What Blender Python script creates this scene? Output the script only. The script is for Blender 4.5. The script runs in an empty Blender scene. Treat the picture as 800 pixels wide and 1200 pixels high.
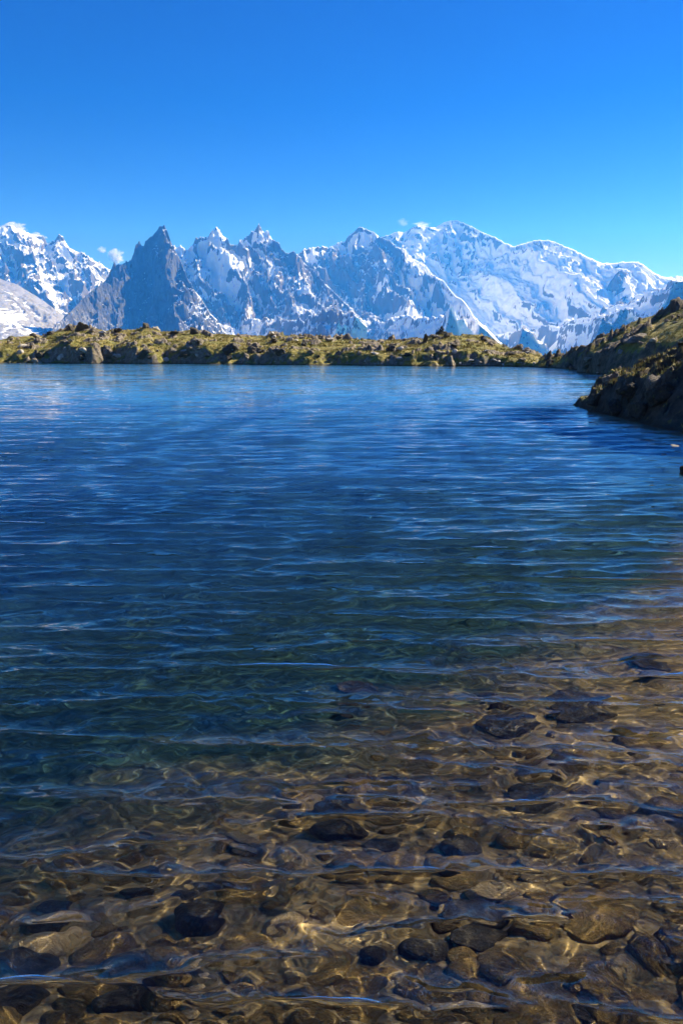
import bpy, math, numpy as np
from math import radians as R
from mathutils import Vector

S = bpy.context.scene
C = S.collection
rng = np.random.default_rng(11)
PITCH = R(11.8)
CAM_H = 1.6
FPX = 901.0
SUN_AZ, SUN_EL = R(63), R(36)

# ------------------------------------------------------------------ helpers
def mesh(name, V, F, mat=None, smooth=True):
    me = bpy.data.meshes.new(name)
    V = np.asarray(V, np.float32); F = np.asarray(F, np.int32)
    me.vertices.add(len(V)); me.vertices.foreach_set('co', V.ravel())
    me.loops.add(F.size); me.loops.foreach_set('vertex_index', F.ravel())
    k = F.shape[1]
    me.polygons.add(len(F))
    me.polygons.foreach_set('loop_start', np.arange(len(F)) * k)
    me.polygons.foreach_set('loop_total', np.full(len(F), k))
    me.polygons.foreach_set('use_smooth', np.full(len(F), smooth))
    me.update(calc_edges=True)
    if mat: me.materials.append(mat)
    return me

def link(name, me, label=None, cat=None, group=None, kind=None, parent=None):
    o = bpy.data.objects.new(name, me); C.objects.link(o)
    if label: o['label'] = label
    if cat: o['category'] = cat
    if group: o['group'] = group
    if kind: o['kind'] = kind
    if parent: o.parent = parent
    return o

def quads(nu, nv):
    i = np.arange(nu * nv).reshape(nv, nu)
    return np.stack([i[:-1, :-1], i[:-1, 1:], i[1:, 1:], i[1:, :-1]], -1).reshape(-1, 4)

def attr(me, name, vals):
    a = me.attributes.new(name, 'FLOAT', 'POINT')
    a.data.foreach_set('value', np.asarray(vals, np.float32).ravel())

def _hash(i, j, k):
    i = i.astype(np.uint32); j = j.astype(np.uint32)
    h = i * np.uint32(374761393) + j * np.uint32(668265263) + np.uint32(k * 2246822519 & 0xffffffff)
    h = (h ^ (h >> np.uint32(13))) * np.uint32(1274126177)
    h = h ^ (h >> np.uint32(16))
    return h
def noise(x, y, seed=0):
    """gradient noise, about -1..1"""
    xi = np.floor(x); yi = np.floor(y)
    fx = x - xi; fy = y - yi
    xi = xi.astype(np.int64); yi = yi.astype(np.int64)
    u = fx * fx * fx * (fx * (fx * 6 - 15) + 10); v = fy * fy * fy * (fy * (fy * 6 - 15) + 10)
    def g(dx, dy):
        a = _hash(xi + dx, yi + dy, seed + 1).astype(np.float64) * (2 * math.pi / 4294967296.0)
        return np.cos(a) * (fx - dx) + np.sin(a) * (fy - dy)
    a = g(0, 0); b = g(1, 0); c = g(0, 1); d = g(1, 1)
    return 1.5 * ((a + (b - a) * u) * (1 - v) + (c + (d - c) * u) * v)
def fbm(x, y, o=5, seed=0, gain=.5):
    s = 0; a = 1.
    for k in range(o):
        s = s + a * noise(x, y, seed + k * 17); x = x * 2.03 + 3.1; y = y * 2.03 + 1.7; a *= gain
    return s
def ridged(x, y, o=5, seed=0, gain=.5):
    s = 0; a = 1.; w = 1.; tot = 0
    for k in range(o):
        n = 1 - np.abs(noise(x, y, seed + k * 31)) * 1.6
        n = np.clip(n, 0, 1) ** 1.6
        s = s + a * n * w; w = np.clip(n * 1.5, 0, 1); tot += a
        x = x * 2.1 + 5.3; y = y * 2.1 + 2.9; a *= gain
    return s / tot
def ss(a, b, x):
    t = np.clip((x - a) / (b - a), 0, 1); return t * t * (3 - 2 * t)

def ray(px, py):
    """azimuth and tan(elevation) of a point of the 800x1200 photograph"""
    px = np.asarray(px, float); py = np.asarray(py, float)
    x = (px - 400) / FPX; z = (600 - py) / FPX
    dy = math.cos(PITCH) + math.sin(PITCH) * z; dz = -math.sin(PITCH) + math.cos(PITCH) * z
    return np.arctan2(x, dy), dz / np.hypot(x, dy)

# ------------------------------------------------------------------ materials
class N:
    def __init__(s, name):
        s.m = bpy.data.materials.new(name); s.m.use_nodes = True; s.t = s.m.node_tree
        s.b = s.t.nodes['Principled BSDF']; s.out = s.t.nodes['Material Output']
        s.b.inputs['Specular IOR Level'].default_value = .3
        s._pos = None
    def n(s, typ, **kw):
        q = s.t.nodes.new(typ)
        for k, v in kw.items(): setattr(q, k, v)
        return q
    def put(s, sock, v):
        if isinstance(v, bpy.types.NodeSocket): s.t.links.new(v, sock)
        elif isinstance(v, tuple): sock.default_value = (*v, 1) if len(v) == 3 and sock.type == 'RGBA' else v
        else: sock.default_value = v
    def pos(s):
        if not s._pos: s._pos = s.n('ShaderNodeNewGeometry').outputs['Position']
        return s._pos
    def obj(s): return s.n('ShaderNodeTexCoord').outputs['Object']
    def noise(s, scale, detail=5, rough=.55, vec=None, dist=0, stretch=None):
        v = vec if vec is not None else s.pos()
        if stretch:
            q = s.n('ShaderNodeVectorMath', operation='MULTIPLY'); s.put(q.inputs[0], v); q.inputs[1].default_value = stretch; v = q.outputs[0]
        q = s.n('ShaderNodeTexNoise'); s.put(q.inputs['Vector'], v)
        q.inputs['Scale'].default_value = scale; q.inputs['Detail'].default_value = detail
        q.inputs['Roughness'].default_value = rough; q.inputs['Distortion'].default_value = dist
        return q.outputs['Fac']
    def vor(s, scale, feature='F1', vec=None, out='Distance'):
        q = s.n('ShaderNodeTexVoronoi', feature=feature); s.put(q.inputs['Vector'], vec if vec is not None else s.pos())
        q.inputs['Scale'].default_value = scale
        return q.outputs[out]
    def mr(s, v, a, b, c=0., d=1., smooth=True):
        q = s.n('ShaderNodeMapRange', interpolation_type='SMOOTHSTEP' if smooth else 'LINEAR')
        s.put(q.inputs[0], v)
        for i, x in zip((1, 2, 3, 4), (a, b, c, d)): q.inputs[i].default_value = x
        return q.outputs[0]
    def math(s, op, a, b=0.):
        q = s.n('ShaderNodeMath', operation=op); s.put(q.inputs[0], a); s.put(q.inputs[1], b); return q.outputs[0]
    def mix(s, f, a, b, mode='MIX'):
        q = s.n('ShaderNodeMix', data_type='RGBA', blend_type=mode)
        s.put(q.inputs[0], f); s.put(q.inputs[6], a); s.put(q.inputs[7], b); return q.outputs[2]
    def at(s, name): return s.n('ShaderNodeAttribute', attribute_name=name).outputs['Fac']
    def sep(s, v, i):
        q = s.n('ShaderNodeSeparateXYZ'); s.put(q.inputs[0], v); return q.outputs[i]
    def bump(s, h, dist, strength=1.):
        q = s.n('ShaderNodeBump'); s.put(q.inputs['Height'], h); q.inputs['Distance'].default_value = dist
        q.inputs['Strength'].default_value = strength; return q.outputs[0]
    def fin(s, col, rough=.9, normal=None):
        s.put(s.b.inputs['Base Color'], col); s.put(s.b.inputs['Roughness'], rough)
        if normal is not None: s.put(s.b.inputs['Normal'], normal)
        return s.m

def mountain_mat(name, rock_a, rock_b, snow_c=(.88, .89, .91), speck=.7, bd=26.):
    m = N(name)
    n1 = m.noise(.006, 8, .65, stretch=(1, 1, .35)); n2 = m.noise(.03, 6, .6)
    rock = m.mix(m.mr(n1, .3, .7), rock_a, rock_b)
    rock = m.mix(m.mr(n2, .45, .7, 0, .6), rock, (.09, .085, .08))
    scree = m.mix(m.mr(n2, .3, .7), (.40, .40, .42), (.29, .29, .31))
    rock = m.mix(m.at('scree'), rock, scree)
    sn = m.math('ADD', m.at('snow'), m.math('MULTIPLY', m.math('SUBTRACT', m.noise(.012, 8, .7), .5), speck))
    f = m.mr(sn, .46, .54)
    col = m.mix(f, rock, snow_c)
    h = m.math('ADD', m.math('MULTIPLY', m.noise(.02, 9, .65), 1.), m.math('MULTIPLY', m.noise(.006, 4, .5), 1.5))
    return m.fin(col, .85, m.bump(h, bd, .8))

def ground_mat():
    m = N('bank_ground')
    n1 = m.noise(.35, 6, .6); n2 = m.noise(2.2, 6, .65); n3 = m.noise(9., 4, .6)
    g = m.mix(m.mr(n1, .35, .65), (.17, .16, .03), (.28, .22, .065))
    g = m.mix(m.mr(n2, .45, .7, 0, .6), g, (.08, .085, .018))
    g = m.mix(m.mr(n3, .5, .75, 0, .55), g, (.34, .29, .12))
    r = m.mix(m.mr(n2, .35, .65), (.25, .205, .15), (.12, .098, .07))
    r = m.mix(m.mr(n3, .55, .7, 0, .7), r, (.50, .43, .34))
    r = m.mix(m.mr(m.noise(1.1, 5, .6), .52, .66, 0, .6), r, (.09, .1, .03))
    r = m.mix(m.math('MULTIPLY', m.at('dark'), .85), r, m.mix(m.mr(n2, .35, .65), (.085, .066, .045), (.035, .03, .024)))  # right banks' shade painted in as a darker rock colour
    e = m.math('ADD', m.at('rock'), m.math('MULTIPLY', m.math('SUBTRACT', n2, .5), .8))
    col = m.mix(m.mr(e, .42, .58), g, r)
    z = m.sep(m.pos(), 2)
    wet = m.mr(m.math('ADD', z, m.math('MULTIPLY', m.math('SUBTRACT', n2, .5), .12)), .02, .16, 1, 0)
    col = m.mix(wet, col, (.05, .04, .028))
    col = m.mix(m.mr(z, -.05, -.5), col, m.mix(m.mr(z, -.5, -1.4), (.06, .19, .27), (.07, .30, .55)))  # blue of the water body painted onto the submerged ground by depth
    h = m.math('ADD', m.noise(3., 8, .7), m.math('MULTIPLY', m.vor(1.7), .6))
    return m.fin(col, .9, m.bump(h, .22, .9))

def stone_mat(name, a, b, c, scale=1., lichen=None, bump=.02, rough=.85):
    m = N(name); v = m.obj()
    oi = m.n('ShaderNodeObjectInfo').outputs['Random']
    off = m.n('ShaderNodeVectorMath', operation='ADD'); m.put(off.inputs[0], v)
    sc = m.math('MULTIPLY', oi, 37.); m.put(off.inputs[1], sc); v = off.outputs[0]
    n1 = m.noise(2.2 * scale, 6, .6, v); n2 = m.noise(8. * scale, 7, .7, v)
    col = m.mix(m.mr(n1, .35, .65), a, b)
    col = m.mix(m.mr(n2, .5, .68, 0, .75), col, c)
    if lichen: col = m.mix(m.mr(m.noise(4.5 * scale, 6, .7, v), .56, .66, 0, .8), col, lichen)
    col = m.mix(1., col, m.mix(oi, (.72, .72, .74), (1.2, 1.15, 1.05)), 'MULTIPLY')
    h = m.math('ADD', n2, m.math('MULTIPLY', m.noise(3. * scale, 4, .5, v), 1.5))
    return m.fin(col, rough, m.bump(h, bump, .9))

# ------------------------------------------------------------------ camera, light, sky
cam = bpy.data.objects.new('camera', bpy.data.cameras.new('camera')); C.objects.link(cam); S.camera = cam
cam.location = (0, 0, CAM_H); cam.rotation_euler = (R(90) - PITCH, 0, 0)
cam.data.sensor_fit = 'VERTICAL'; cam.data.sensor_height = 36; cam.data.lens = 36 * FPX / 1200
cam.data.clip_start = .05; cam.data.clip_end = 2e5

w = bpy.data.worlds.new('World'); S.world = w; w.use_nodes = True; nt = w.node_tree
sky = nt.nodes.new('ShaderNodeTexSky'); sky.sky_type = 'NISHITA'; sky.sun_disc = False
sky.sun_elevation = SUN_EL; sky.sun_rotation = SUN_AZ; sky.altitude = 2300
sky.air_density = 1.0; sky.dust_density = .0; sky.ozone_density = 2.5
hs = nt.nodes.new('ShaderNodeHueSaturation'); hs.inputs['Saturation'].default_value = 1.34
hs.inputs['Hue'].default_value = .529
gm = nt.nodes.new('ShaderNodeGamma'); gm.inputs['Gamma'].default_value = 1.2
nt.links.new(sky.outputs[0], gm.inputs['Color']); nt.links.new(gm.outputs[0], hs.inputs['Color'])
bg = nt.nodes['Background']; nt.links.new(hs.outputs[0], bg.inputs[0]); bg.inputs[1].default_value = .037

sun = bpy.data.objects.new('sun', bpy.data.lights.new('sun', 'SUN')); C.objects.link(sun)
sun.data.energy = 5.0; sun.data.angle = R(.5); sun.data.color = (1, .96, .89)
sun.data.cycles.is_caustics_light = True
SD = Vector((math.sin(SUN_AZ) * math.cos(SUN_EL), math.cos(SUN_AZ) * math.cos(SUN_EL), math.sin(SUN_EL)))
sun.rotation_euler = SD.to_track_quat('Z', 'Y').to_euler()
sun.location = SD * 60
S.view_settings.view_transform = 'Standard'; S.view_settings.look = 'None'
S.view_settings.exposure = 1.22; S.view_settings.gamma = 1
S.cycles.use_adaptive_sampling = True; S.cycles.adaptive_threshold = .035
S.cycles.max_bounces = 7; S.cycles.transmission_bounces = 6; S.cycles.volume_bounces = 1
S.cycles.diffuse_bounces = 2; S.cycles.glossy_bounces = 3; S.cycles.sample_clamp_indirect = 6

# ------------------------------------------------------------------ mountains
def blur(z, k0, k1):
    for ax, k in ((0, k0), (1, k1)):
        p = np.concatenate([np.repeat(np.take(z, [0], ax), k, ax), z, np.repeat(np.take(z, [-1], ax), k, ax)], ax)
        c = np.cumsum(p, axis=ax)
        n = z.shape[ax]
        z = (np.take(c, range(2 * k, 2 * k + n), ax) - np.take(c, range(0, n), ax)) / (2 * k)
    return z

def make_range(name, label, crest, dist, base, mat, spurs, ribs, seed, na=900, nt_=380, back=900, jag=60,
               frac=.4, score=None, scree=(720, 450), fine=24, auto=None, asym=.25, sn_=1.):
    """crest: traced skyline; dist: distance of the crest; base: height fraction of the gullies against metres in front of the crest;
    spurs: (px of its root on the crest, sideways drift per metre, fall profile, side slope)"""
    caz, ce = ray([p[0] for p in crest], [p[1] for p in crest])
    az = np.linspace(caz[0], caz[-1], na)
    e = np.interp(az, caz, ce)
    Rc = np.interp(az, ray([p[0] for p in dist], [400] * len(dist))[0], [p[1] for p in dist])
    s = az * Rc.mean()
    hc = Rc * e + CAM_H
    J = jag * (1.3 * (ridged(s / 260, s * 0 + seed, 5, seed, .62) - .62) + .9 * np.clip(ridged(s / 115, s * 0 + 3 * seed, 3, seed + 1, .6) - .55, -.15, 1))
    L = base[-1][0]
    d = np.concatenate([np.linspace(-back, -10, 26), np.linspace(0, 1, nt_ - 26) ** 1.2 * L])
    A, D = np.meshgrid(az, d)
    RC = np.broadcast_to(Rc, A.shape)
    r = RC - D
    X0 = r * np.sin(A); Y0 = r * np.cos(A)
    tt = np.clip(D, 0, None)
    k = max(3, na // 14); ker = np.hanning(k); ker /= ker.sum()
    hsm = np.convolve(np.pad(hc, k, mode='edge'), ker, 'same')[k:-k]
    bl = ss(0, 900, tt)
    F = np.interp(tt, [p[0] for p in base], [p[1] for p in base])
    z = np.where(F >= 0, ((1 - bl) * hc[None] + bl * hsm[None]) * F, hsm.mean() * F)
    warp = 150 * fbm(s[None] / 700, tt / 700, 3, seed + 5) * ss(0, 300, tt) + 45 * fbm(s[None] / 160, tt / 160, 3, seed + 6) * ss(0, 200, tt)
    sw = s[None] + warp
    base_z = z.copy()
    sp = list(spurs)
    if auto:
        n_, drift, prof, slope = auto
        ar = np.random.default_rng(seed)
        pxs = np.linspace(crest[0][0], crest[-1][0], n_)
        for p in pxs: sp.append((p + ar.uniform(-8, 8), drift + ar.normal(0, .13), [(q[0], q[1] * (1 + ar.normal(0, .06) * (q[0] > 0))) for q in prof], slope * ar.uniform(.85, 1.25)))
    for (px, drift, prof, slope) in sp:
        a0 = ray(px, 300)[0]; s0 = a0 * Rc.mean(); h0 = np.interp(a0, az, hc)
        Fz = np.interp(tt, [p[0] for p in prof], [p[1] for p in prof])
        lat = sw - (s0 + drift * tt)
        zz = h0 * Fz - slope * np.abs(lat) * (1 + asym * np.sign(-lat)) 
        z = np.maximum(z, zz)
    z = blur(z, 2, 2)
    z = np.where(D < 40, np.where(D < 0, np.broadcast_to(hc, z.shape), z * D / 40 + hc[None] * (1 - D / 40)), z)
    z = z + np.interp(np.clip(sw + 0 * z, s[0], s[-1]), s, J) * np.exp(-tt / 300.) * ss(-800, 0, D)
    z = z - np.clip(-D, 0, None) * 1.1
    for (lam, stretch, amp, o) in ribs:
        n = ridged(sw / lam - tt * (auto[1] if auto else 0) / lam, tt / (lam * stretch) + 7.7, o, seed + int(lam), .55) - .5
        wgt = ss(0, 260, tt) * (1 - .85 * ss(.22 * L, .45 * L, tt)) + .15 * ss(0, 60, tt)
        z = z + amp * n * wgt
    z = z + fine * fbm(X0 / 150, Y0 / 150, 5, seed + 9, .6) * (.15 + .85 * ss(0, 250, tt))
    lim = CAM_H + r * (e[None] + np.maximum(J, -8)[None] / RC) - tt * .004
    z = np.where(D > 0, np.minimum(z, lim), z)
    dzr = np.gradient(z, axis=0) / np.maximum(np.abs(np.gradient(r, axis=0)), 1e-3)
    dza = np.gradient(z, axis=1) / np.maximum(np.gradient(A, axis=1) * r, 1e-3)
    sl = np.hypot(dzr, dza)
    prom = (z - blur(z, 9, 14)) / 60.
    px = 400 + FPX * np.tan(A)
    dr = auto[1] if auto else 0
    n = fbm((sw - dr * tt) / 380, tt / 900, 4, seed + 3) + 1.1 * fbm((sw - dr * tt) / 95, tt / 1000, 4, seed + 4)
    sc_ = -.8 * np.clip(sl, 0, 2.2) + .42 * sn_ * n - .5 * np.clip(prom, -1, 1)
    if score: sc_ = sc_ + score(z, px, tt)
    vis = (D > 0) & (z > 250)
    thr = np.quantile(sc_[vis][::7], 1 - frac)
    me = mesh(name, np.stack([X0, Y0, z], -1).reshape(-1, 3), quads(na, len(d))[:, ::-1], mat)
    attr(me, 'snow', np.clip(.5 + (sc_ - thr) * .9, -.5, 1.5))
    attr(me, 'scree', ss(scree[0], scree[1], z + 60 * n) * ss(1.6, .95, sl))
    return link(name, me, label, 'mountain', kind='structure')

rock_mt = mountain_mat('granite_and_snow', (.13, .105, .095), (.055, .052, .054))
glac_mt = mountain_mat('glacier_and_granite', (.14, .12, .11), (.07, .068, .07), speck=.5, bd=16.)
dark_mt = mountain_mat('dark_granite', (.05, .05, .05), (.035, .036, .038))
make_range('mountain', 'snow covered range at the far left, with a cloud on its highest summit',
    [(-160, 300), (-90, 280), (-40, 285), (-10, 270), (5, 264), (15, 263), (28, 271), (40, 275), (50, 276), (56, 286), (64, 280), (69, 273), (74, 277), (80, 289), (90, 294), (104, 299), (118, 308), (128, 314), (145, 322), (170, 335), (200, 350)],
    [(-200, 13500), (70, 13500), (200, 13000)],
    [(0,1),(700,.62),(2000,.25),(3600,.0),(6000,-.6)], rock_mt,
    [(15,.25,[(0,1),(900,.72),(2400,.3),(4200,0)],.7),(69,.15,[(0,1),(700,.78),(1800,.45),(3600,0)],.9),(100,.5,[(0,1),(700,.7),(2200,.2)],.9)],
    [(700,2.2,240,4),(260,2.,110,4)], 21, na=480,frac=.68,jag=40,score=lambda z,px,t:.4*ss(300,1500,z),auto=(7,.25,[(0,1),(800,.72),(2200,.32),(4200,0)],.8))
make_range('mountain', 'smooth grey and white glacier slope at the far left, below the snowy range',
    [(-160, 315), (-60, 318), (0, 326), (20, 333), (45, 348), (65, 362), (80, 372), (110, 388), (150, 405)],
    [(-200, 10500), (150, 10000)],
    [(0,1),(1300,.5),(3000,0),(5200,-1)], rock_mt,
    [],
    [(900,4.,90,4),(200,5.,25,3)], 55, na=260,nt_=220,jag=10,frac=.22,scree=(2600,-1400),fine=12)
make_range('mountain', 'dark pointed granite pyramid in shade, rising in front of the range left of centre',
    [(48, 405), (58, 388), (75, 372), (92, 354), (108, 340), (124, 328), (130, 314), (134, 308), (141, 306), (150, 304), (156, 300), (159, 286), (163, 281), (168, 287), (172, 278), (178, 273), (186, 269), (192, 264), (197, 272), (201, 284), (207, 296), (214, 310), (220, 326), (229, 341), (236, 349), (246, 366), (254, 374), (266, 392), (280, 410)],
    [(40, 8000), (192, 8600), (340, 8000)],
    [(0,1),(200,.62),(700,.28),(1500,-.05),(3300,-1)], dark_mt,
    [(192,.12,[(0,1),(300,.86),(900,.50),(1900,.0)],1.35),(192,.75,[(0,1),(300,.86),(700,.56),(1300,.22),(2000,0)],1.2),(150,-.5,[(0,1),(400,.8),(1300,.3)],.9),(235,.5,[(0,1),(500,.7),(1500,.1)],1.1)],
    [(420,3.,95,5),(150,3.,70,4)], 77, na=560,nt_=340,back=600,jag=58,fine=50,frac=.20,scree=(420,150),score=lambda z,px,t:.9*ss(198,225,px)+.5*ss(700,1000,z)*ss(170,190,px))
make_range('mountain', 'row of jagged granite needles with snow gullies between the dark pyramid and the white massif',
    [(150, 330), (180, 300), (200, 292), (207, 290), (212, 283), (218, 290), (226, 284), (234, 276), (243, 272), (249, 268), (254, 266), (260, 273), (266, 278), (270, 286), (279, 286), (285, 276), (293, 271), (300, 266), (304, 264), (309, 270), (316, 275), (321, 280), (328, 288), (336, 297), (344, 293), (352, 302), (370, 320), (395, 345), (430, 380)],
    [(150, 10300), (300, 10300), (430, 9900)],
    [(0,1),(280,.55),(1000,.30),(2400,.08),(4600,-.7)], rock_mt,
    [(212,.5,[(0,1),(600,.72),(1600,.25)],1.2),(249,.35,[(0,1),(400,.82),(1000,.5),(2000,.15)],1.2),(303,.3,[(0,1),(400,.82),(1000,.52),(2200,.14)],1.15),(328,.4,[(0,1),(500,.75),(1600,.2)],1.2)],
    [(420,2.6,240,5),(170,2.4,130,4)], 103, na=760,nt_=400,jag=70,frac=.66,fine=34,score=lambda z,px,t:.35*ss(300,1300,z),auto=(11,.4,[(0,1),(450,.74),(1200,.36),(1700,.18)],1.25))
make_range('mountain', 'steep rock wall streaked with snow gullies, left of the white summit',
    [(300, 330), (325, 305), (338, 296), (350, 297), (358, 291), (368, 289), (385, 289), (396, 285), (404, 282), (409, 275), (415, 270), (421, 266), (430, 267), (437, 271), (446, 278), (455, 281), (463, 289), (474, 292), (484, 303), (496, 308), (507, 322), (519, 328), (530, 344), (543, 352), (556, 372), (572, 386), (590, 404)],
    [(300, 11300), (420, 11800), (520, 11600), (620, 10500)],
    [(0,1),(300,.66),(1200,.33),(2900,.10),(5200,-.7)], rock_mt,
    [(345,.45,[(0,1),(600,.72),(1700,.25)],1.1),(420,.35,[(0,1),(500,.8),(1400,.42),(2800,.12)],1.1),(437,.75,[(0,1),(500,.82),(1500,.45),(3000,.12)],1.0),(475,.75,[(0,1),(700,.8),(2000,.35),(3400,.1)],.9)],
    [(480,3.2,300,5),(190,3.,150,4)], 131, na=860,nt_=400,jag=34,frac=.72,fine=34,score=lambda z,px,t:.5*ss(900,1500,z)+.75*ss(425,490,px),auto=(15,.5,[(0,1),(500,.75),(1400,.36),(1900,.2)],1.15))
make_range('mountain', 'broad white snow and glacier massif, the highest summit, right of centre',
    [(400, 300), (440, 279), (455, 275), (463, 272), (474, 272), (484, 266), (490, 263), (500, 266), (510, 266), (519, 261), (527, 258), (536, 258), (545, 262), (555, 266), (565, 272), (578, 277), (590, 284), (602, 289), (612, 285), (625, 282), (640, 281), (650, 283), (665, 290), (680, 297), (695, 304), (705, 308), (718, 308), (728, 307), (742, 306), (752, 309), (762, 317), (775, 324), (800, 326), (840, 335), (900, 350)],
    [(400, 15500), (530, 16000), (640, 15000), (760, 13500), (900, 13000)],
    [(0,1),(900,.78),(2300,.42),(4200,.10),(6500,-.5)], glac_mt,
    [(490,.55,[(0,1),(900,.85),(2400,.55),(4300,.15)],.55),(530,.6,[(0,1),(900,.88),(2400,.6),(4300,.2)],.5),(575,.35,[(0,1),(900,.84),(2200,.5),(4000,.15)],.6),(640,.3,[(0,1),(1000,.86),(2400,.5),(4300,.12)],.5),(690,.25,[(0,1),(1000,.84),(2600,.4)],.6)],
    [(800,3.5,420,4),(300,3.,190,5),(120,2.,50,4)], 173, na=980,nt_=460,jag=22,fine=9,frac=.955,score=lambda z,px,t:.4*ss(200,900,z),scree=(500,150),auto=(9,.55,[(0,1),(900,.82),(2200,.5),(4200,.14)],.9),asym=.62,sn_=.5)
make_range('mountain', 'snowy shoulder with a shaded blue face at the right, above the dark bank',
    [(684, 404), (688, 385), (692, 362), (698, 340), (704, 326), (714, 316), (726, 309), (740, 307), (750, 312), (764, 320), (776, 329), (786, 326), (793, 322), (800, 324), (815, 322), (840, 330), (880, 345), (930, 360)],
    [(655, 10800), (720, 11400), (930, 11600)],
    [(0,1),(500,.7),(1600,.36),(3000,.0),(5000,-.8)], rock_mt,
    [(740,-.15,[(0,1),(500,.85),(1500,.5),(3000,0)],1.1),(764,.3,[(0,1),(600,.8),(2000,.3)],.9),(800,.2,[(0,1),(600,.8),(2000,.3)],.9)],
    [(520,2.6,130,5),(180,2.4,50,4)], 211, na=480,nt_=320,jag=18,frac=.62,asym=.5,score=lambda z,px,t:.6*ss(725,760,px)+.4*ss(700,1200,z),scree=(200,0))
# ------------------------------------------------------------------ ground, banks and lake bed
def edge_r(px, py):
    az, e = ray(px, py); return az, CAM_H / -e

# each bank: (px, y of the water's edge, y of its skyline, metres from edge to skyline)
FAR = [(-400, 424.5, 392, 26), (0, 425.5, 394, 24), (35, 425.6, 393, 24), (60, 425.8, 390, 22), (74, 425.8, 384, 20), (90, 426, 381, 20), (112, 426, 382, 20), (128, 426, 386, 20), (150, 426.2, 384, 20), (166, 426.3, 382, 18), (182, 426.4, 384, 18),
       (190, 426.4, 387, 18), (215, 426.5, 387, 18), (232, 426.6, 385, 17), (250, 426.8, 389, 17), (290, 427, 391, 17), (330, 427.5, 391, 18), (345, 427.7, 392, 18), (400, 428, 394, 20), (440, 428.4, 397, 20),
       (480, 428.8, 396, 20), (500, 429, 394, 18), (515, 429, 391, 16), (530, 429, 390, 15), (552, 429, 391, 15), (570, 429.2, 397, 14), (590, 429.4, 403, 13), (610, 429.8, 408, 12), (625, 430, 413, 10), (640, 430.5, 419, 9), (660, 431, 424, 8), (700, 432, 426, 8), (900, 434, 428, 8)]
MID = [(626, 430.5, 429, 1), (634, 430.5, 421, 3), (645, 431, 419, 4), (662, 432, 418, 6), (678, 435, 412, 8), (690, 437, 405, 9), (700, 439, 397, 10), (718, 440, 390, 11), (735, 441, 380, 12), (748, 442, 374, 13), (765, 443, 369, 14), (780, 444, 361, 14), (800, 446, 357, 14), (900, 455, 335, 14), (1200, 470, 315, 14)]
NEAR = [(672, 475, 475, .3), (679, 477, 466, .7), (688, 480, 464, 1.2), (694, 482, 453, 1.6), (708, 485, 449, 2.2), (716, 487, 438, 2.7), (734, 491, 437, 3.3), (742, 493, 430, 3.8), (760, 497, 427, 4.4), (768, 499, 418, 5), (785, 502, 412, 5.6), (800, 505, 402, 6), (900, 522, 352, 6.5), (1200, 560, 300, 7)]

def layer(tab, az, r, foot, top_slope, start, fw=.16):
    t = np.array(tab, float)
    a, re = edge_r(t[:, 0], t[:, 1])
    _, es = ray(t[:, 0], t[:, 2])
    rc = re + t[:, 3]; hc = CAM_H + rc * es
    E_ = np.interp(az, a, re); RC = np.interp(az, a, rc); H = np.interp(az, a, hc)
    u = (r - E_) / (RC - E_)
    z = np.where(u < 0, (r - E_) * (.35 if not start else 1.1), H * (foot * ss(0, fw, u) + (1 - foot) * np.clip(u, 0, 1) ** .8))
    z = np.where(u > 1, H - (r - RC) * top_slope, z)
    if start: z = z - np.clip((a[0] - az) * r, 0, None) * .6
    return z

def bed(x, y):
    v = y - 2.05 - .72 * np.minimum(x, 0) - .80 * np.maximum(x, 0)
    d = .27 + .20 * np.where(v > 0, v, v * .2) ** 1.0
    d = np.where(v > 0, .31 + .2 * v, .31 + .05 * v)
    d = np.clip(d, .08, None)
    d = 3.2 * (1 - np.exp(-d / 3.2))
    # shallow shelf along the right shore
    az = np.arctan2(x, np.maximum(y, .01)); r = np.hypot(x, y)
    sh = ss(R(19.5), R(25), az) * ss(4, 9, r)
    d = d * (1 - .2 * sh)
    z = -d
    b = ss(.7, -.4, y)            # shore under the photographer
    return z * (1 - b) + b * .22

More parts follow.
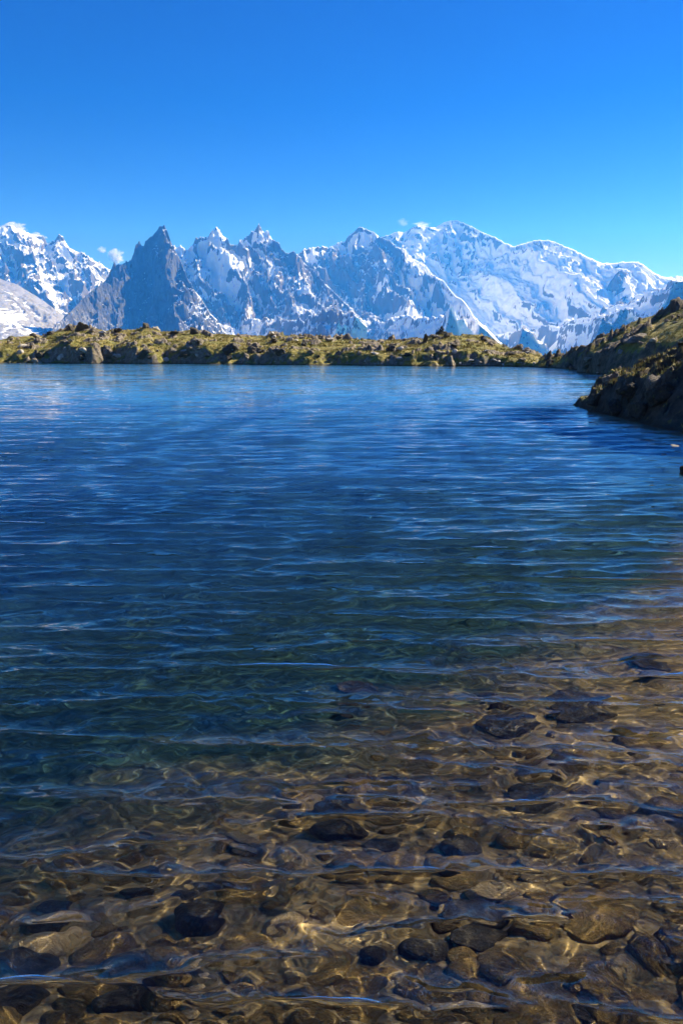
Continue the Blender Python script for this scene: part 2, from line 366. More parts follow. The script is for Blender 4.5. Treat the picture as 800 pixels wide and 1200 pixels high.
def ground_h(x, y, fine=True):
    r0 = np.hypot(x, y); az = np.arctan2(x, y)
    wob = fbm(x / 5., y / 5., 4, 301) * np.clip(r0 / 60, .12, 1.) * 1.7
    r = r0 + wob
    azw = az + .012 * fbm(x / 7., y / 7., 3, 77)
    f = layer(FAR, azw, r, .34, .10, False)
    f = f - .3
    m = layer(MID, azw, r, .30, .06, True)
    n = layer(NEAR, az + .004 * fbm(x / 1.5, y / 1.5, 3, 78), r0 + wob * .6, .58, .10, True, .42)
    z = np.maximum(np.maximum(f, m), n)
    isn = (n > np.maximum(f, m)) | (r0 < 30)
    mid = (m > f) & (m > n) & (z > -.3)
    land = ss(-.1, .35, z)
    rough = np.where(isn, .7, 1.0)
    # hummocks, then outcrops that break out of the turf with steep faces
    z = z + land * (.18 * rough * fbm(x / 7., y / 5., 3, 401) + .06 * fbm(x / .9, y / .9, 4, 402))
    o = fbm(x / 7.5, y / 5., 4, 411); o2 = fbm(x / 2.6, y / 1.9, 4, 421)
    thr = np.where(mid, .28, .56)
    k = ss(thr, thr + .08, o + .4 * o2 - .12)
    blk = .5 + .5 * np.round(3 * fbm(x / 2.2, y / 1.6, 2, 431)) / 3
    z = z + land * rough * k * np.clip(.6 * blk + .18 * fbm(x / .7, y / .6, 3, 433), .1, 1.3)
    rocky = k.copy(); isd = np.where(mid, .75, 0) + isn
    k2 = ss(.55, .61, o2)
    z = z + land * rough * k2 * .32 * (1 + .5 * fbm(x / .5, y / .5, 3, 441))
    rocky = np.maximum(rocky, k2 * .9)
    st = np.where(isn, 1, 0) * land * (.34 * (ridged(x / 1.9, y / 1.2, 5, 451) - .4) + .10 * np.round(2.5 * fbm(x / 1.1, y / .8, 3, 461)))
    z = z + st
    b = bed(x, y)
    zz = np.where(z < b, b, z)
    # beyond the plateau the land falls away into the valley
    fall = np.clip(r0 - 170, 0, None)
    zz = zz - 1150 * (1 - np.exp(-fall / 1300.))
    ground_h.dark = np.clip(isd, 0, 1)
    return zz, rocky * land, isn

g_mat = ground_mat()
def make_ground():
    az = np.linspace(R(-32), R(32), 1050)
    r = np.concatenate([np.linspace(11.5, 30, 240), np.linspace(30, 78, 150)[1:], np.linspace(78, 140, 380)[1:], 140 * np.exp(np.linspace(0, 1, 90) * math.log(18000 / 140))[1:]])
    A, RR = np.meshgrid(az, r)
    X = RR * np.sin(A); Y = RR * np.cos(A)
    Z, rk, isn = ground_h(X, Y); dark = ground_h.dark
    dzr = np.gradient(Z, axis=0) / np.gradient(RR, axis=0); dza = np.gradient(Z, axis=1) / (np.gradient(A, axis=1) * RR)
    sl = np.hypot(dzr, dza)
    rock = np.clip(.12 + .75 * rk + .5 * ss(.8, 1.5, sl), 0, 1)
    rock = np.where(isn & (dzr > .35), np.maximum(rock, .8), rock)
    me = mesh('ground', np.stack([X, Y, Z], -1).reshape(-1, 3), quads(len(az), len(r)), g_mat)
    attr(me, 'rock', rock); attr(me, 'dark', dark)
    link('ground', me, 'grassy rocky banks that close the lake, falling away to the valley behind', 'ground', kind='structure').cycles.is_caustics_receiver = True
make_ground()

def bed_mat():
    m = N('stony_lake_bed')
    n1 = m.noise(3.5, 6, .6); n2 = m.noise(16., 6, .65); v = m.vor(13., out='Color')
    c = m.mix(m.mr(n1, .35, .65), (.31, .20, .055), (.17, .115, .038))
    c = m.mix(m.mr(n2, .45, .7, 0, .7), c, (.52, .34, .11))
    c = m.mix(.45, c, m.mix(m.sep(v, 0), (.05, .04, .03), (.34, .25, .14)))
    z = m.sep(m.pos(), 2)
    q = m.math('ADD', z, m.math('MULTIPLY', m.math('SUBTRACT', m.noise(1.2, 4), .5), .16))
    depth_tint = m.mix(m.mr(n1, .3, .7), (.038, .088, .055), (.024, .085, .088))  # green of light absorbed by the water, painted into the bed colour
    deep_tint = (.026, .14, .25)  # blue of the deeper water, also painted on the bed
    c = m.mix(m.mr(q, -.42, -.68), c, depth_tint)
    c = m.mix(m.mr(z, -.75, -1.6), c, deep_tint)
    return m.fin(c, .9, m.bump(m.math('ADD', n2, m.vor(22.)), .02, .8))
def bed_detail(x, y):
    z = 0.0
    near = ss(9, 5, np.hypot(x, y))
    wx = x + .05 * noise(x * 5, y * 5, 5); wy = y + .05 * noise(x * 5, y * 5, 6)
    # packed cobbles: raised cells, the joints between them dark and low
    for sc, amp, sd in ((4.0, .020, 1), (11., .010, 2)):
        gx = wx * sc; gy = wy * sc * 1.35
        ix = np.floor(gx).astype(np.int64); iy = np.floor(gy).astype(np.int64)
        d1 = np.full(x.shape, 9.); d2 = np.full(x.shape, 9.); hh = np.zeros(x.shape)
        for a in (-1, 0, 1):
            for b in (-1, 0, 1):
                h = _hash(ix + a, iy + b, sd)
                cx = ix + a + ((h & np.uint32(1023)).astype(float) / 1023); cy = iy + b + (((h >> np.uint32(10)) & np.uint32(1023)).astype(float) / 1023)
                dd = np.hypot(gx - cx, gy - cy)
                c_ = dd < d1
                d2 = np.where(c_, d1, np.minimum(d2, dd)); hh = np.where(c_, ((h >> np.uint32(20)) & np.uint32(1023)).astype(float) / 1023, hh); d1 = np.where(c_, dd, d1)
        z = z + amp * ss(0, .35, d2 - d1) * (.25 + hh * 1.1)
    return z * near + .03 * fbm(x * 1.3, y * 1.3, 4, 9) * near
def make_bed():
    na, nr = 900, 620
    r = .35 * np.exp(np.linspace(0, 1, nr) * math.log(12.2 / .35)); az = np.linspace(R(-56), R(56), na)
    A, RR = np.meshgrid(az, r); X = RR * np.sin(A); Y = RR * np.cos(A)
    Z = bed(X, Y) + bed_detail(X, Y)
    g, _, _ = ground_h(X, Y); Z = np.maximum(Z, np.where(RR > 9, g, -9))
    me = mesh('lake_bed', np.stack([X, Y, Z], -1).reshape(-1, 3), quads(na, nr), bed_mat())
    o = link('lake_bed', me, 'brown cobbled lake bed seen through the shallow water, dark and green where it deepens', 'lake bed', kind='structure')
    o.cycles.is_caustics_receiver = True
make_bed()

# ------------------------------------------------------------------ water
def waves(x, y, sp):
    wr = np.random.default_rng(4)
    z = 0 * x; gx = 0 * x; gy = 0 * x
    gust = 1 + .45 * fbm(x / 6., y / 9., 3, 90)
    calm = ss(2.4, 5.5, np.hypot(x, y))
    for k in range(86):
        if k < 18:      # the main wind ripple: long crests lying across the view
            lam = .17 * (2.5 ** wr.random()); a = lam * .0102; th = wr.normal(.02, .12)
        elif k < 26:
            lam = .5 * (1.8 ** wr.random()); a = lam * .0026; th = wr.normal(-.05, .2)
        elif k < 56:
            lam = .10 * (2.1 ** wr.random()); a = lam * .0056; th = wr.normal(.03, .30)
        else:
            lam = .05 * (2. ** wr.random()); a = lam * .0030; th = wr.normal(.0, .5)
        ph = wr.random() * 6.28
        f = np.clip((lam / sp - 2.5) / 2.5, 0, 1)
        if k >= 26: f = f * (1 - .35 * calm)
        kk = 2 * math.pi / lam
        p = kk * (y * math.cos(th) + x * math.sin(th)) + ph + 1.1 * np.sin(x * .9 + k) + .6 * np.sin(y * .7 + k * 2)
        z = z + f * a * np.sin(p)
        c = np.cos(p) * f * a
        gx = gx + c * math.sin(th); gy = gy + c * math.cos(th)
    gust = gust * (1.0 + .3 * ss(9, 2.5, np.hypot(x, y)))
    return z * gust, gx * gust, gy * gust
def water_mat():
    m = N('clear_lake_water')
    b = m.b; b.inputs['Transmission Weight'].default_value = 1; 
    b.inputs['IOR'].default_value = 1.333; b.inputs['Base Color'].default_value = (.93, .98, .97, 1); b.inputs['Specular IOR Level'].default_value = .5
    r = m.n('ShaderNodeVectorMath', operation='LENGTH'); m.put(r.inputs[0], m.pos())
    far = m.mr(r.outputs['Value'], 5., 22.)
    m.put(b.inputs['Roughness'], m.mr(r.outputs['Value'], 18., 90., 0., .08, False))
    h1 = m.noise(2.3, 3, .55, stretch=(.22, 1, 1)); h2 = m.noise(6., 2, .5, stretch=(.4, 1, 1)); h3 = m.noise(.9, 2, .5, stretch=(.3, 1, 1))
    h = m.math('ADD', m.math('ADD', h1, m.math('MULTIPLY', h2, .35)), m.math('MULTIPLY', h3, 1.))
    hf = m.math('ADD', m.math('MULTIPLY', m.noise(.30, 3, .65, stretch=(.4, 1, 1)), 6.), m.math('MULTIPLY', m.noise(1.1, 3, .6, stretch=(.5, 1, 1)), 3.2))
    h = m.math('ADD', h, m.math('MULTIPLY', hf, m.mr(r.outputs['Value'], 10., 60.)))
    gust = m.mr(m.noise(.16, 3, .5, stretch=(.6, 1, 1)), .3, .7, .6, 1.3)
    m.put(b.inputs['Normal'], m.bump(m.math('MULTIPLY', m.math('MULTIPLY', h, far), gust), .040, 1.))
    return m.m
def make_water():
    na, nr = 760, 1600
    r0, r1 = .6, 124.
    r = r0 * np.exp(np.linspace(0, 1, nr) * math.log(r1 / r0)); az = np.linspace(R(-58), R(58), na)
    A, RR = np.meshgrid(az, r); X = RR * np.sin(A); Y = RR * np.cos(A)
    Z, gx, gy = waves(X, Y, RR * math.log(r1 / r0) / nr)
    V = np.stack([X + gx * 1.6, Y + gy * 1.6, Z], -1)
    me = mesh('lake_water', V.reshape(-1, 3), quads(na, nr), water_mat())
    o = link('lake_water', me, 'rippled clear mountain lake, blue in the distance and see-through at the near edge', 'lake', kind='structure')
    o.cycles.is_caustics_caster = True
make_water()

# ------------------------------------------------------------------ stones
import bmesh
def stone_mesh(name, seed, mat, cuts=14, cutd=(.62, .9), rough=.05, sub=4, squash=(1, .85, .62)):
    g = np.random.default_rng(seed)
    bm = bmesh.new(); bmesh.ops.create_icosphere(bm, subdivisions=sub, radius=1.)
    P = np.array([v.co[:] for v in bm.verts])
    for k in range(cuts):
        n = g.normal(size=3); n /= np.linalg.norm(n); d = g.uniform(*cutd)
        q = P @ n
        P = P - np.outer(np.clip(q - d, 0, None) * .93, n)
    a = fbm(P[:, 0] * 1.7 + P[:, 2] + seed, P[:, 1] * 1.7 - P[:, 2], 4, seed)
    P = P * (1 + rough * a[:, None]) * np.array(squash)
    P[:, 2] = np.maximum(P[:, 2], -.45)
    for v, p in zip(bm.verts, P): v.co = p
    me = bpy.data.meshes.new(name); bm.to_mesh(me); bm.free()
    me.polygons.foreach_set('use_smooth', np.ones(len(me.polygons), bool)); me.materials.append(mat)
    if rough > .1:
        me.polygons.foreach_set('use_smooth', np.zeros(len(me.polygons), bool))
    return me

wet_dark = stone_mat('dark_shadow_wet_stone', (.075, .062, .045), (.038, .034, .03), (.15, .12, .075), 1., None, .03, .7)  # dark stone tone, mostly shadow painted into the colour
wet_brown = stone_mat('brown_wet_stone', (.31, .195, .058), (.18, .12, .04), (.44, .29, .11), 1., (.14, .13, .035), .04, .8)
wet_pale = stone_mat('pale_wet_stone', (.50, .36, .18), (.36, .26, .13), (.60, .46, .28), 1., None, .03, .8)
dry_grey = stone_mat('weathered_grey_rock', (.28, .235, .18), (.16, .135, .10), (.46, .40, .31), 1., (.16, .16, .07), .10)
dry_dark = stone_mat('dark_lichened_rock', (.075, .064, .05), (.045, .04, .032), (.14, .12, .085), 1., (.12, .12, .04), .10)
dry_pale = stone_mat('pale_granite_rock', (.50, .46, .40), (.38, .35, .31), (.62, .58, .52), 1., (.26, .25, .18), .08)

def bed_z(x, y):
    x = np.array([float(x)]); y = np.array([float(y)])
    return float((bed(x, y) + bed_detail(x, y))[0])
def under_water(px, py):
    """where a point of the photograph seen through the flat water lies on the bed"""
    a, e = ray(px, py); a = float(a); e = float(e)
    d0 = CAM_H / -e
    ci = 1 / math.hypot(1, e); sr = ci / 1.333; tr = sr / math.sqrt(1 - sr * sr)
    r = d0
    for _ in range(12):
        dep = -bed_z(r * math.sin(a), r * math.cos(a)); r = d0 + dep * tr
    return r * math.sin(a), r * math.cos(a), -dep, r

def put(me, name, loc, size, rz, tilt=(0, 0), label=None, cat=None, group=None, water=False):
    o = link(name, me, label, cat, group)
    o.location = loc; o.scale = size; o.rotation_euler = (tilt[0], tilt[1], rz)
    if water: o.cycles.is_caustics_receiver = True
    return o

cob = [stone_mesh('cobble', 500 + k, (wet_brown, wet_brown, wet_brown, wet_pale, wet_brown, wet_brown)[k], 11, (.66, .95), .06, 4) for k in range(6)]
slabm = [stone_mesh('slab', 540 + k, m_, 9, (.55, .9), .05, 4, (1, .8, .34)) for k, m_ in enumerate((wet_brown, wet_dark, wet_pale))]
darkm = [stone_mesh('dark_stone', 560 + k, wet_dark, 10, (.7, .95), .05, 4, (1, .9, .75)) for k in range(3)]

# px, py, half width in px, mesh, flattening, label
SUNK = [
 (170, 1036, 20, darkm[0], 1.25, 0, 'round dark stone standing alone under the water at the lower left'),
 (236, 1064, 30, darkm[1], 1.1, 60, 'large dark block under the water, right of the round dark stone'),
 (66, 1062, 22, slabm[1], 1., 10, 'flat dark stone under the water near the left edge of the photo'),
 (52, 1098, 34, cob[3], .8, 25, 'pale flat stone at the lower left, left of the round dark stone'),
 (120, 1118, 36, cob[0], 1., 80, 'brown boulder at the lower left with a dark shadow on its left'),
 (150, 1150, 30, darkm[2], .9, 15, 'dark broad stone at the bottom left, below the round dark stone'),
 (30, 1140, 36, darkm[0], .8, 120, 'dark stone in the bottom left corner'),
 (365, 1176, 28, cob[4], 1.1, 30, 'rounded brown stone with a bright rim at the bottom, left of centre'),
 (300, 1110, 36, slabm[0], 1., 5, 'long brown slab under bright ripples at the bottom, left of centre'),
 (432, 1116, 15, darkm[1], 1.2, 45, 'small dark upright stone at the bottom centre'),
 (430, 1068, 40, slabm[0], 1.1, 12, 'smooth brown slab with a light edge at the lower centre'),
 (512, 1048, 22, cob[0], .9, 0, 'small brown stone between two bright ripple lines at the lower centre'),
 (576, 1040, 26, cob[3], 1., 20, 'pale domed stone right of the lower centre, beside a diagonal dark gap'),
 (560, 1082, 38, slabm[1], .9, -28, 'long dark slanting slab added as the shadow below the pale domed stone'),  # dark slab shaped and placed as a slanting shadow
 (498, 1106, 30, darkm[2], .7, -15, 'dark stone added as the lower left end of the slanting shadow'),
 (548, 1142, 26, cob[5], 1.1, 70, 'dark stone with its shadow, low in the picture right of centre'),
 (610, 1128, 44, slabm[0], 1., 0, 'wide flat brown slab low in the picture on the right'),
 (682, 1186, 13, darkm[0], 1., 60, 'small dark stone at the bottom edge on the right'),
 (540, 990, 26, darkm[1], .9, 80, 'dark block right of centre under dark blue water'),
 (395, 958, 30, darkm[2], .9, 20, 'dark stone near the middle, under the edge of the deeper water'),
 (450, 985, 28, slabm[1], 1., 0, 'flat dark slab between the two dark blocks near the middle'),
 (595, 842, 34, darkm[0], .45, 5, 'far dark flat stone on the right, in the middle of the water'),
 (680, 822, 40, slabm[1], 1., -25, 'long dark slanting stone, farthest right in the middle of the water'),
 (575, 808, 14, darkm[1], .8, 0, 'small far dark stone, just above the dark flat stone'),
 (760, 770, 26, slabm[1], 1., 0, 'farthest dark slab under the water near the right edge'),
 (420, 800, 30, slabm[1], 1., 10, 'farthest dark slab under the water near the middle'),
 (750, 862, 30, cob[5], .7, 10, 'dark stone under the water near the right edge'),
 (630, 925, 40, slabm[1], 1., -30, 'dark slanting slab under the water on the right, below the far flat stone'),
 (755, 1010, 34, slabm[0], 1., 0, 'smooth brown slab under the water near the right edge'),
 (700, 1060, 44, slabm[0], 1., 10, 'broad brown slab under the water at the lower right'),
]
for (px, py, hw, me, sq, rz, lab) in SUNK:
    x, y, z, r = under_water(px, py)
    sz = hw / FPX * math.hypot(r, CAM_H) * 1.05
    put(me, 'slab' if me in slabm else 'stone', (x, y, z - sz * (.10 if me in (cob + slabm[:1]) else -.12) * sq), (sz, sz, sz * sq), R(rz), (R(rng.uniform(-8, 8)), R(rng.uniform(-8, 8))), lab, 'stone', water=True)

g2 = np.random.default_rng(31)
zones = (('small brown cobble under the clear shallow water in the lower left quarter', 'brown cobbles under the water at the lower left'),
         ('small brown cobble under the clear shallow water in the lower right quarter', 'brown cobbles under the water at the lower right'),
         ('brown stone under the darker water beyond the bright ripples', 'brown stones under the darker water'))
taken = [(p[0], p[1], p[2]) for p in SUNK]
n = 0
for k in range(900):
    if n >= 170: break
    t = g2.random() ** 1.5
    py = 1215 - t * 400; px = g2.uniform(-30, 830)
    if py < 960 - .25 * (px - 0) + 60 and px < 400: continue
    if any(abs(px - a) < c + 12 and abs(py - b) < c * .6 + 8 for a, b, c in taken): continue
    x, y, z, r = under_water(px, py)
    sz = min(.10, .028 * math.exp(abs(g2.normal(0, .75))))
    taken.append((px, py, sz / math.hypot(r, CAM_H) * FPX * .7))
    me = cob[g2.choice(6, p=(.24, .2, .2, .12, .14, .10))] if g2.random() < .7 else slabm[g2.choice(3, p=(.72, .08, .2))]
    zi = 2 if py < 960 else (0 if px < 400 else 1)
    put(me, 'cobble', (x, y, z - sz * .12), (sz, sz * g2.uniform(.8, 1.1), sz * g2.uniform(.7, 1.1)), g2.uniform(0, 6.28), (g2.uniform(-.25, .25), g2.uniform(-.25, .25)), zones[zi][0], 'cobble', zones[zi][1], True)
    n += 1

# ---- rocks on the banks
def on_bank(px, py):
    a, e = ray(px, py); a = float(a); e = float(e)
    r = np.concatenate([np.arange(12, 40, .04), np.arange(40, 150, .08)])
    z, _, _ = ground_h(r * math.sin(a), r * math.cos(a))
    hit = np.nonzero(((z - CAM_H) / r >= e) & (z > -.02))[0]
    if len(hit) == 0:
        sel = r > 12; i = np.argmax(np.where(z > .1, (z - CAM_H) / r, -9))
    else: i = hit[0]
    return r[i] * math.sin(a), r[i] * math.cos(a), float(z[i]), float(r[i])
rk = {c: [stone_mesh('rock', sd + k, m_, 18, (.5, .88), .16, 4) for k in range(3)] for c, sd, m_ in (('grey', 600, dry_grey), ('dark', 620, dry_dark), ('pale', 640, dry_pale))}
# px, py of the foot, half width px, height / half width, tone, label
BANK = [
 (84, 388, 9, 1.0, 'dark', 'dark jagged rock at the left end of the highest rock pile on the far bank'),
 (95, 386, 11, 1.2, 'dark', 'tallest dark block of the highest rock pile on the far bank'),
 (108, 389, 9, .8, 'grey', 'grey block at the right end of the highest rock pile on the far bank'),
 (121, 391, 8, .6, 'pale', 'low pale rock just right of the highest rock pile'),
 (60, 391, 9, .5, 'dark', 'low dark ledge left of the highest rock pile on the far bank'),
 (40, 392, 10, .4, 'grey', 'flat grey ledge on the skyline at the far left of the far bank'),
 (137, 388, 8, .6, 'dark', 'dark lump between the highest rock pile and the pointed rock'),
 (170, 385, 9, 1.2, 'dark', 'dark pointed rock on the skyline of the far bank, below the granite pyramid'),
 (183, 387, 6, 1.0, 'pale', 'pale rock leaning on the right side of the dark pointed rock'),
 (228, 391, 13, .75, 'dark', 'dark rounded block on the skyline, right of the pointed rock'),
 (203, 390, 10, .4, 'dark', 'long low dark ledge between the pointed rock and the dark rounded block'),
 (272, 412, 17, .9, 'dark', 'broad dark overhanging rock on the left half of the far bank'),
 (297, 414, 15, .8, 'dark', 'dark rock face right of the broad overhanging rock'),
 (330, 414, 12, .8, 'dark', 'dark rock low on the far bank, below the pale pointed block'),
 (339, 400, 8, 1.1, 'pale', 'pale pointed block on the crest left of the middle of the far bank'),
 (356, 405, 10, .7, 'dark', 'dark block right of the pale pointed block'),
 (352, 396, 7, .5, 'grey', 'small grey rock on the skyline behind the pale pointed block'),
 (170, 416, 15, .8, 'dark', 'dark shadowed rock at the water below the pointed rock'),
 (195, 423, 8, .8, 'pale', 'pale split rock at the water on the left half of the far bank'),
 (203, 412, 10, .7, 'grey', 'slanting grey slab above the pale split rock'),
 (126, 416, 11, 1.2, 'grey', 'tall grey rock at the water below the highest rock pile'),
 (96, 420, 9, .9, 'dark', 'dark rock at the water, left of the tall grey rock'),
 (72, 420, 8, .9, 'pale', 'pale rock at the water at the left of the far bank'),
 (48, 418, 10, .7, 'dark', 'dark low rock at the water at the far left of the far bank'),
 (24, 414, 8, .8, 'pale', 'pale rock nearest the left edge of the far bank'),
 (460, 410, 13, .65, 'dark', 'dark block on the far bank left of the stone cairn'),
 (440, 415, 9, .4, 'pale', 'pale flat slab left of the dark block on the far bank'),
 (470, 421, 10, .4, 'pale', 'long pale slab near the water below the dark block'),
 (509, 396, 10, .7, 'dark', 'dark rock under the left foot of the stone cairn'),
 (524, 395, 9, .8, 'dark', 'dark rock carrying the stone cairn on the highest point of the bank'),
 (533, 413, 8, .8, 'pale', 'pale block below the stone cairn'),
 (515, 415, 10, .7, 'grey', 'grey broken block below and left of the cairn'),
 (566, 399, 8, .8, 'dark', 'dark rock on the slope right of the cairn'),
 (575, 405, 8, .7, 'grey', 'grey rock just below the dark rock on the slope right of the cairn'),
 (600, 416, 9, .5, 'dark', 'dark rock low on the right end of the far bank'),
 (550, 423, 8, .35, 'pale', 'flat pale stone on the narrow beach right of the cairn'),
 (578, 424, 10, .3, 'pale', 'long flat pale stone in the middle of the narrow beach'),
 (614, 412, 7, .5, 'grey', 'small grey rock at the right tip of the far bank'),
 (645, 426, 11, .6, 'dark', 'dark rock at the tip of the right headland'),
 (668, 431, 12, .45, 'dark', 'low dark ledge at the foot of the right headland'),
 (690, 424, 12, .4, 'grey', 'flat grey slab lying on the right headland'),
 (748, 398, 22, .35, 'grey', 'long slanting grey slab on the slope between the two right banks'),
 (808, 556, 18, .9, 'dark', 'dark rock standing in the shallows at the right edge, nearest the camera'),
 (700, 474, 9, .9, 'dark', 'dark rock jutting from the nearest dark bank, close to its tip'),
 (722, 480, 11, .9, 'dark', 'dark block at the water below the nearest dark bank'),
 (752, 486, 14, .8, 'dark', 'large dark block at the water in the middle of the nearest dark bank'),
 (780, 470, 16, .8, 'dark', 'large dark rock face high in the nearest dark bank, near the right edge'),
 (742, 462, 12, .8, 'dark', 'dark rock in the middle of the nearest dark bank'),
 (770, 452, 10, .9, 'grey', 'grey rock breaking the grass on top of the nearest dark bank'),
 (716, 447, 7, .8, 'grey', 'small grey rock on the crest of the nearest dark bank'),
 (792, 522, 12, .35, 'pale', 'pale flat stone at the water at the right edge'),
 (778, 532, 7, .4, 'pale', 'small pale stone breaking the water near the right edge'),
]
for i, (px, py, hw, hh, tone, lab) in enumerate(BANK):
    if py > 510:
        a, e = ray(px, py); r = CAM_H / -float(e); x, y, z = r * math.sin(a), r * math.cos(a), -.03
    else: x, y, z, r = on_bank(px, py)
    sz = hw / FPX * r * (1.35 if py > 435 and py < 500 else .72)
    put(rk[tone][i % 3], 'rock', (x, y + sz * .3, z + sz * hh * .15), (sz, sz * .9, sz * hh * 1.5), g2.uniform(0, 6.28), (g2.uniform(-.2, .2), g2.uniform(-.2, .2)), lab, 'rock')
for k in range(130):
    if k < 100: px, py, lab, grp = g2.uniform(2, 625), g2.uniform(394, 424), 'small weathered rock scattered on the grass of the far bank', 'small rocks scattered on the far bank'
    elif k < 116: px, py, lab, grp = g2.uniform(655, 798), 0, 'small weathered rock scattered on the right headland', 'small rocks on the right headland'
    else: px, py, lab, grp = g2.uniform(530, 628), g2.uniform(424, 427), 'small pale stone on the narrow beach at the right of the far bank', 'pale stones on the narrow beach'
    if py == 0: py = np.interp(px, (655, 700, 800), (424, 405, 362)) + g2.uniform(4, 40)
    x, y, z, r = on_bank(px, py)
    if z < .03 or r > 145: continue
    sz = (.25 + .75 * g2.random() ** 2.4) * r / 110.
    if k >= 116: sz *= .6
    tone = ('grey', 'dark', 'pale')[g2.choice(3, p=(.4, .3, .3))] if k < 116 else 'pale'
    put(rk[tone][k % 3], 'rock', (x, y, z), (sz, sz * .8, sz * g2.uniform(.5, 1.)), g2.uniform(0, 6.28), (g2.uniform(-.3, .3), g2.uniform(-.3, .3)), lab, 'rock', grp)

# ---- the cairn and the upright rock
def cairn(px, py):
    x, y, z, r = on_bank(px, py)
    e = bpy.data.objects.new('stone_cairn', None); C.objects.link(e)
    e.location = (x, y, z); e['label'] = 'dark pile of stacked stones on the highest point of the far bank'; e['category'] = 'cairn'
    zz = -.1
    for i, (w_, h_) in enumerate(((1.0, .34), (.78, .3), (.6, .3), (.46, .26), (.34, .24), (.22, .26), (.13, .16))):
        for j in range(3 if i < 2 else 2 if i < 4 else 1):
            o = link('stone', rk['dark'][(i + j) % 3]); o.parent = e
            k = 0 if i >= 4 else w_ * .42
            o.location = (k * math.cos(j * 2.4 + i), k * .8 * math.sin(j * 2.4 + i), zz + h_ * .4)
            q = w_ if i >= 4 else w_ * .62
            o.scale = (q, q * .9, h_ * .8); o.rotation_euler = (0, .1 * (j - 1), i * 1.3 + j)
        zz += h_ * .62
cairn(517, 391)
x, y, z, r = on_bank(498, 400)
put(rk['dark'][1], 'upright_rock', (x, y, z + .3), (.32, .3, 1.35), .4, (.05, .08), 'narrow dark rock standing upright on the bank left of the cairn', 'rock')

# ---- grass tufts
def tufts(name, label, pts, size, seed):
    g = np.random.default_rng(seed)
    V = []; F = []
    P = np.array(pts); nb = 7
    n_ = len(P)
    a = g.uniform(0, 6.28, (n_, nb)); h = size * P[:, 3:4] * g.uniform(.5, 1.2, (n_, nb)); lean = g.uniform(.15, .8, (n_, nb))
    off = size * .35 * g.normal(size=(n_, nb, 2)) * P[:, 3][:, None, None]
    bx_ = P[:, 0:1] + off[..., 0]; by_ = P[:, 1:2] + off[..., 1]; bz_ = np.repeat(P[:, 2:3], nb, 1) - .1 * h
    wd = h * .16
    b2 = a + g.uniform(1.0, 2.1, a.shape)
    L_ = np.stack([bx_ - wd * np.cos(b2), by_ - wd * np.sin(b2), bz_], -1)
    R_ = np.stack([bx_ + wd * np.cos(b2), by_ + wd * np.sin(b2), bz_], -1)
    T_ = np.stack([bx_ + lean * h * np.cos(a), by_ + lean * h * np.sin(a), bz_ + h], -1)
    V = np.stack([L_, R_, T_], 2).reshape(-1, 3)
    F = np.arange(len(V)).reshape(-1, 3)
    m = N('grass_blades')
    v = m.noise(.5, 5, .6); c = m.mix(m.mr(v, .35, .65), (.17, .17, .03), (.32, .25, .08))
    c = m.mix(m.mr(m.noise(7., 3), .45, .7, 0, .7), c, (.42, .35, .14))
    mt = m.fin(c, .8)
    link(name, mesh(name, V, F, mt, False), label, kind='stuff')
def scatter(nn, rr, azr, size):
    a = g2.uniform(*azr, nn); r = g2.uniform(*rr, nn)
    x = r * np.sin(a); y = r * np.cos(a)
    z, rk_, isn = ground_h(x, y)
    dx = ground_h(x + .15, y)[0] - z; dy = ground_h(x, y + .15)[0] - z
    sl = np.hypot(dx, dy) / .15
    cl = fbm(x / 2.3, y / 2.3, 3, 611)
    ok = (z > .08) & (rk_ < .5) & (sl < .9) & (cl > -.25)
    x, y, z, cl = x[ok], y[ok], z[ok], cl[ok]
    return np.stack([x, y, z, .7 + .5 * np.clip(cl + .3, 0, 1)], -1)
tufts('grass', 'yellow green grass tufts growing over the far bank', scatter(42000, (80, 135), (R(-26), R(18)), 1), .22, 3)
tufts('grass', 'yellow and green grass growing over the two right banks', scatter(40000, (13, 85), (R(14), R(27)), 1), .095, 4)

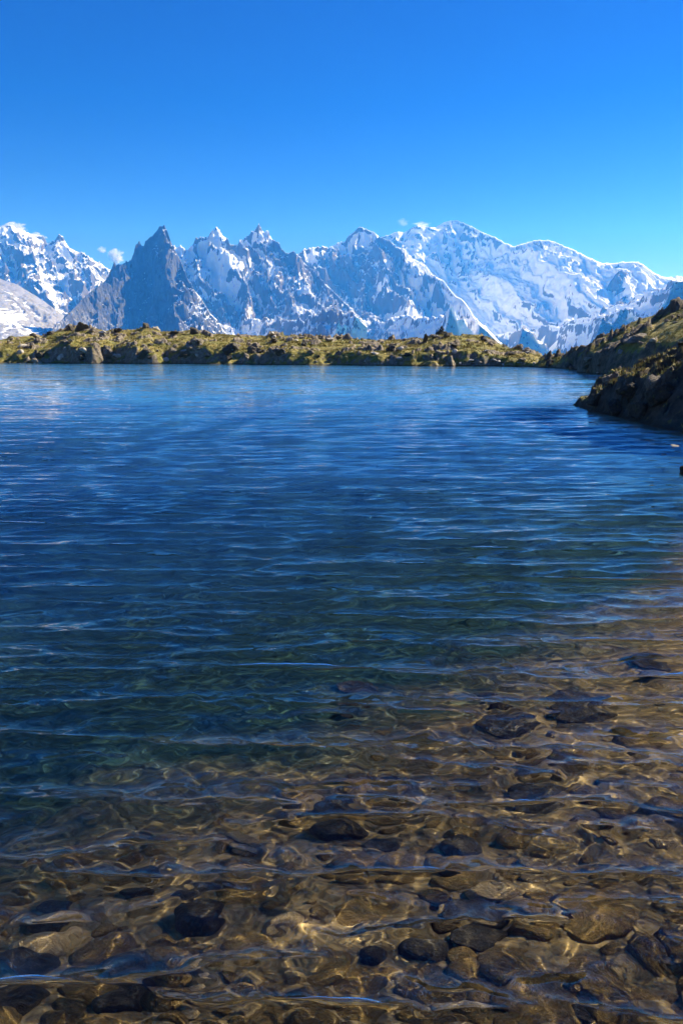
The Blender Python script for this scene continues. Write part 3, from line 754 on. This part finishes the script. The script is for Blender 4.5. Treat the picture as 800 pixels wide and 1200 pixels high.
# ------------------------------------------------------------------ clouds
def cloud(px, py, wpx, hpx, dist, dens, seed, label):
    a, e = ray(px, py); a = float(a); e = float(e)
    sx, sz = wpx / FPX * dist, hpx / FPX * dist
    g = np.random.default_rng(seed)
    bm = bmesh.new(); bmesh.ops.create_icosphere(bm, subdivisions=4, radius=1.)
    for v in bm.verts:
        p = v.co; q = 1 + .22 * float(fbm(np.array([p.x * 1.5 + p.z + seed]), np.array([p.y * 1.5 + p.z * 1.3]), 3, seed)[0]); v.co = p * q
    me = bpy.data.meshes.new('cloud'); bm.to_mesh(me); bm.free()
    m = bpy.data.materials.new('cloud_vapour'); m.use_nodes = True; t = m.node_tree; t.nodes.remove(t.nodes['Principled BSDF'])
    tc = t.nodes.new('ShaderNodeTexCoord')
    ln = t.nodes.new('ShaderNodeVectorMath'); ln.operation = 'LENGTH'; t.links.new(tc.outputs['Object'], ln.inputs[0])
    nz = t.nodes.new('ShaderNodeTexNoise'); nz.inputs['Scale'].default_value = 1.6; nz.inputs['Detail'].default_value = 5; nz.inputs['Roughness'].default_value = .6; t.links.new(tc.outputs['Object'], nz.inputs['Vector'])
    m1 = t.nodes.new('ShaderNodeMath'); m1.operation = 'MULTIPLY_ADD'; t.links.new(nz.outputs['Fac'], m1.inputs[0]); m1.inputs[1].default_value = 2.4; t.links.new(ln.outputs['Value'], m1.inputs[2])
    m2 = t.nodes.new('ShaderNodeMapRange'); t.links.new(m1.outputs[0], m2.inputs[0])
    for i, v_ in zip((1, 2, 3, 4), (1.5, 2.0, dens, 0)): m2.inputs[i].default_value = v_
    v = t.nodes.new('ShaderNodeVolumePrincipled'); v.inputs['Color'].default_value = (.98, .98, .98, 1); v.inputs['Anisotropy'].default_value = .3
    t.links.new(m2.outputs[0], v.inputs['Density'])
    t.links.new(v.outputs[0], t.nodes['Material Output'].inputs['Volume'])
    me.materials.append(m)
    o = link('cloud', me, label, 'cloud', 'small white clouds round the peaks')
    o.location = (dist * math.sin(a), dist * math.cos(a), CAM_H + dist * e); o.scale = (sx, sx * .6, sz); o.rotation_euler = (0, R(g.uniform(-10, 10)), -a)
cloud(136, 301, 10, 9, 21500, .02, 1, 'small white puff of cloud in the gap left of the dark pyramid')
cloud(120, 293, 6, 4, 21500, .010, 2, 'tiny faint cloud just left of the white puff beside the pyramid')
cloud(16, 268, 16, 7, 21500, .016, 3, 'white cloud cap behind the highest summit at the far left')
cloud(44, 280, 12, 7, 21500, .014, 4, 'white cloud behind the saddle between the two leftmost peaks')
cloud(472, 261, 8, 5, 21500, .002, 5, 'thin wisp of cloud left of the highest white summit')
cloud(494, 263, 12, 3, 21500, .004, 6, 'faint cloud lying along the ridge left of the highest white summit')
# ------------------------------------------------------------------ haze
def make_haze():
    x0, x1, y0, y1, z0, z1 = -17000, 17000, -1500, 19000, -1250, 2790
    V = [(x, y, z) for x in (x0, x1) for y in (y0, y1) for z in (z0, z1)]
    F = [(0, 1, 3, 2), (4, 6, 7, 5), (0, 4, 5, 1), (2, 3, 7, 6), (0, 2, 6, 4), (1, 5, 7, 3)]
    m = bpy.data.materials.new('blue_air'); m.use_nodes = True; t = m.node_tree; t.nodes.remove(t.nodes['Principled BSDF'])
    v = t.nodes.new('ShaderNodeVolumePrincipled'); v.inputs['Color'].default_value = (.045, .32, 1, 1); v.inputs['Density'].default_value = 5e-5; v.inputs['Absorption Color'].default_value = (1, 1, 1, 1)
    v.inputs['Anisotropy'].default_value = .2
    t.links.new(v.outputs[0], t.nodes['Material Output'].inputs['Volume'])
    link('haze', mesh('haze', V, F, m, False), 'thin blue air between the lake and the far mountains', 'haze', kind='stuff')
make_haze()
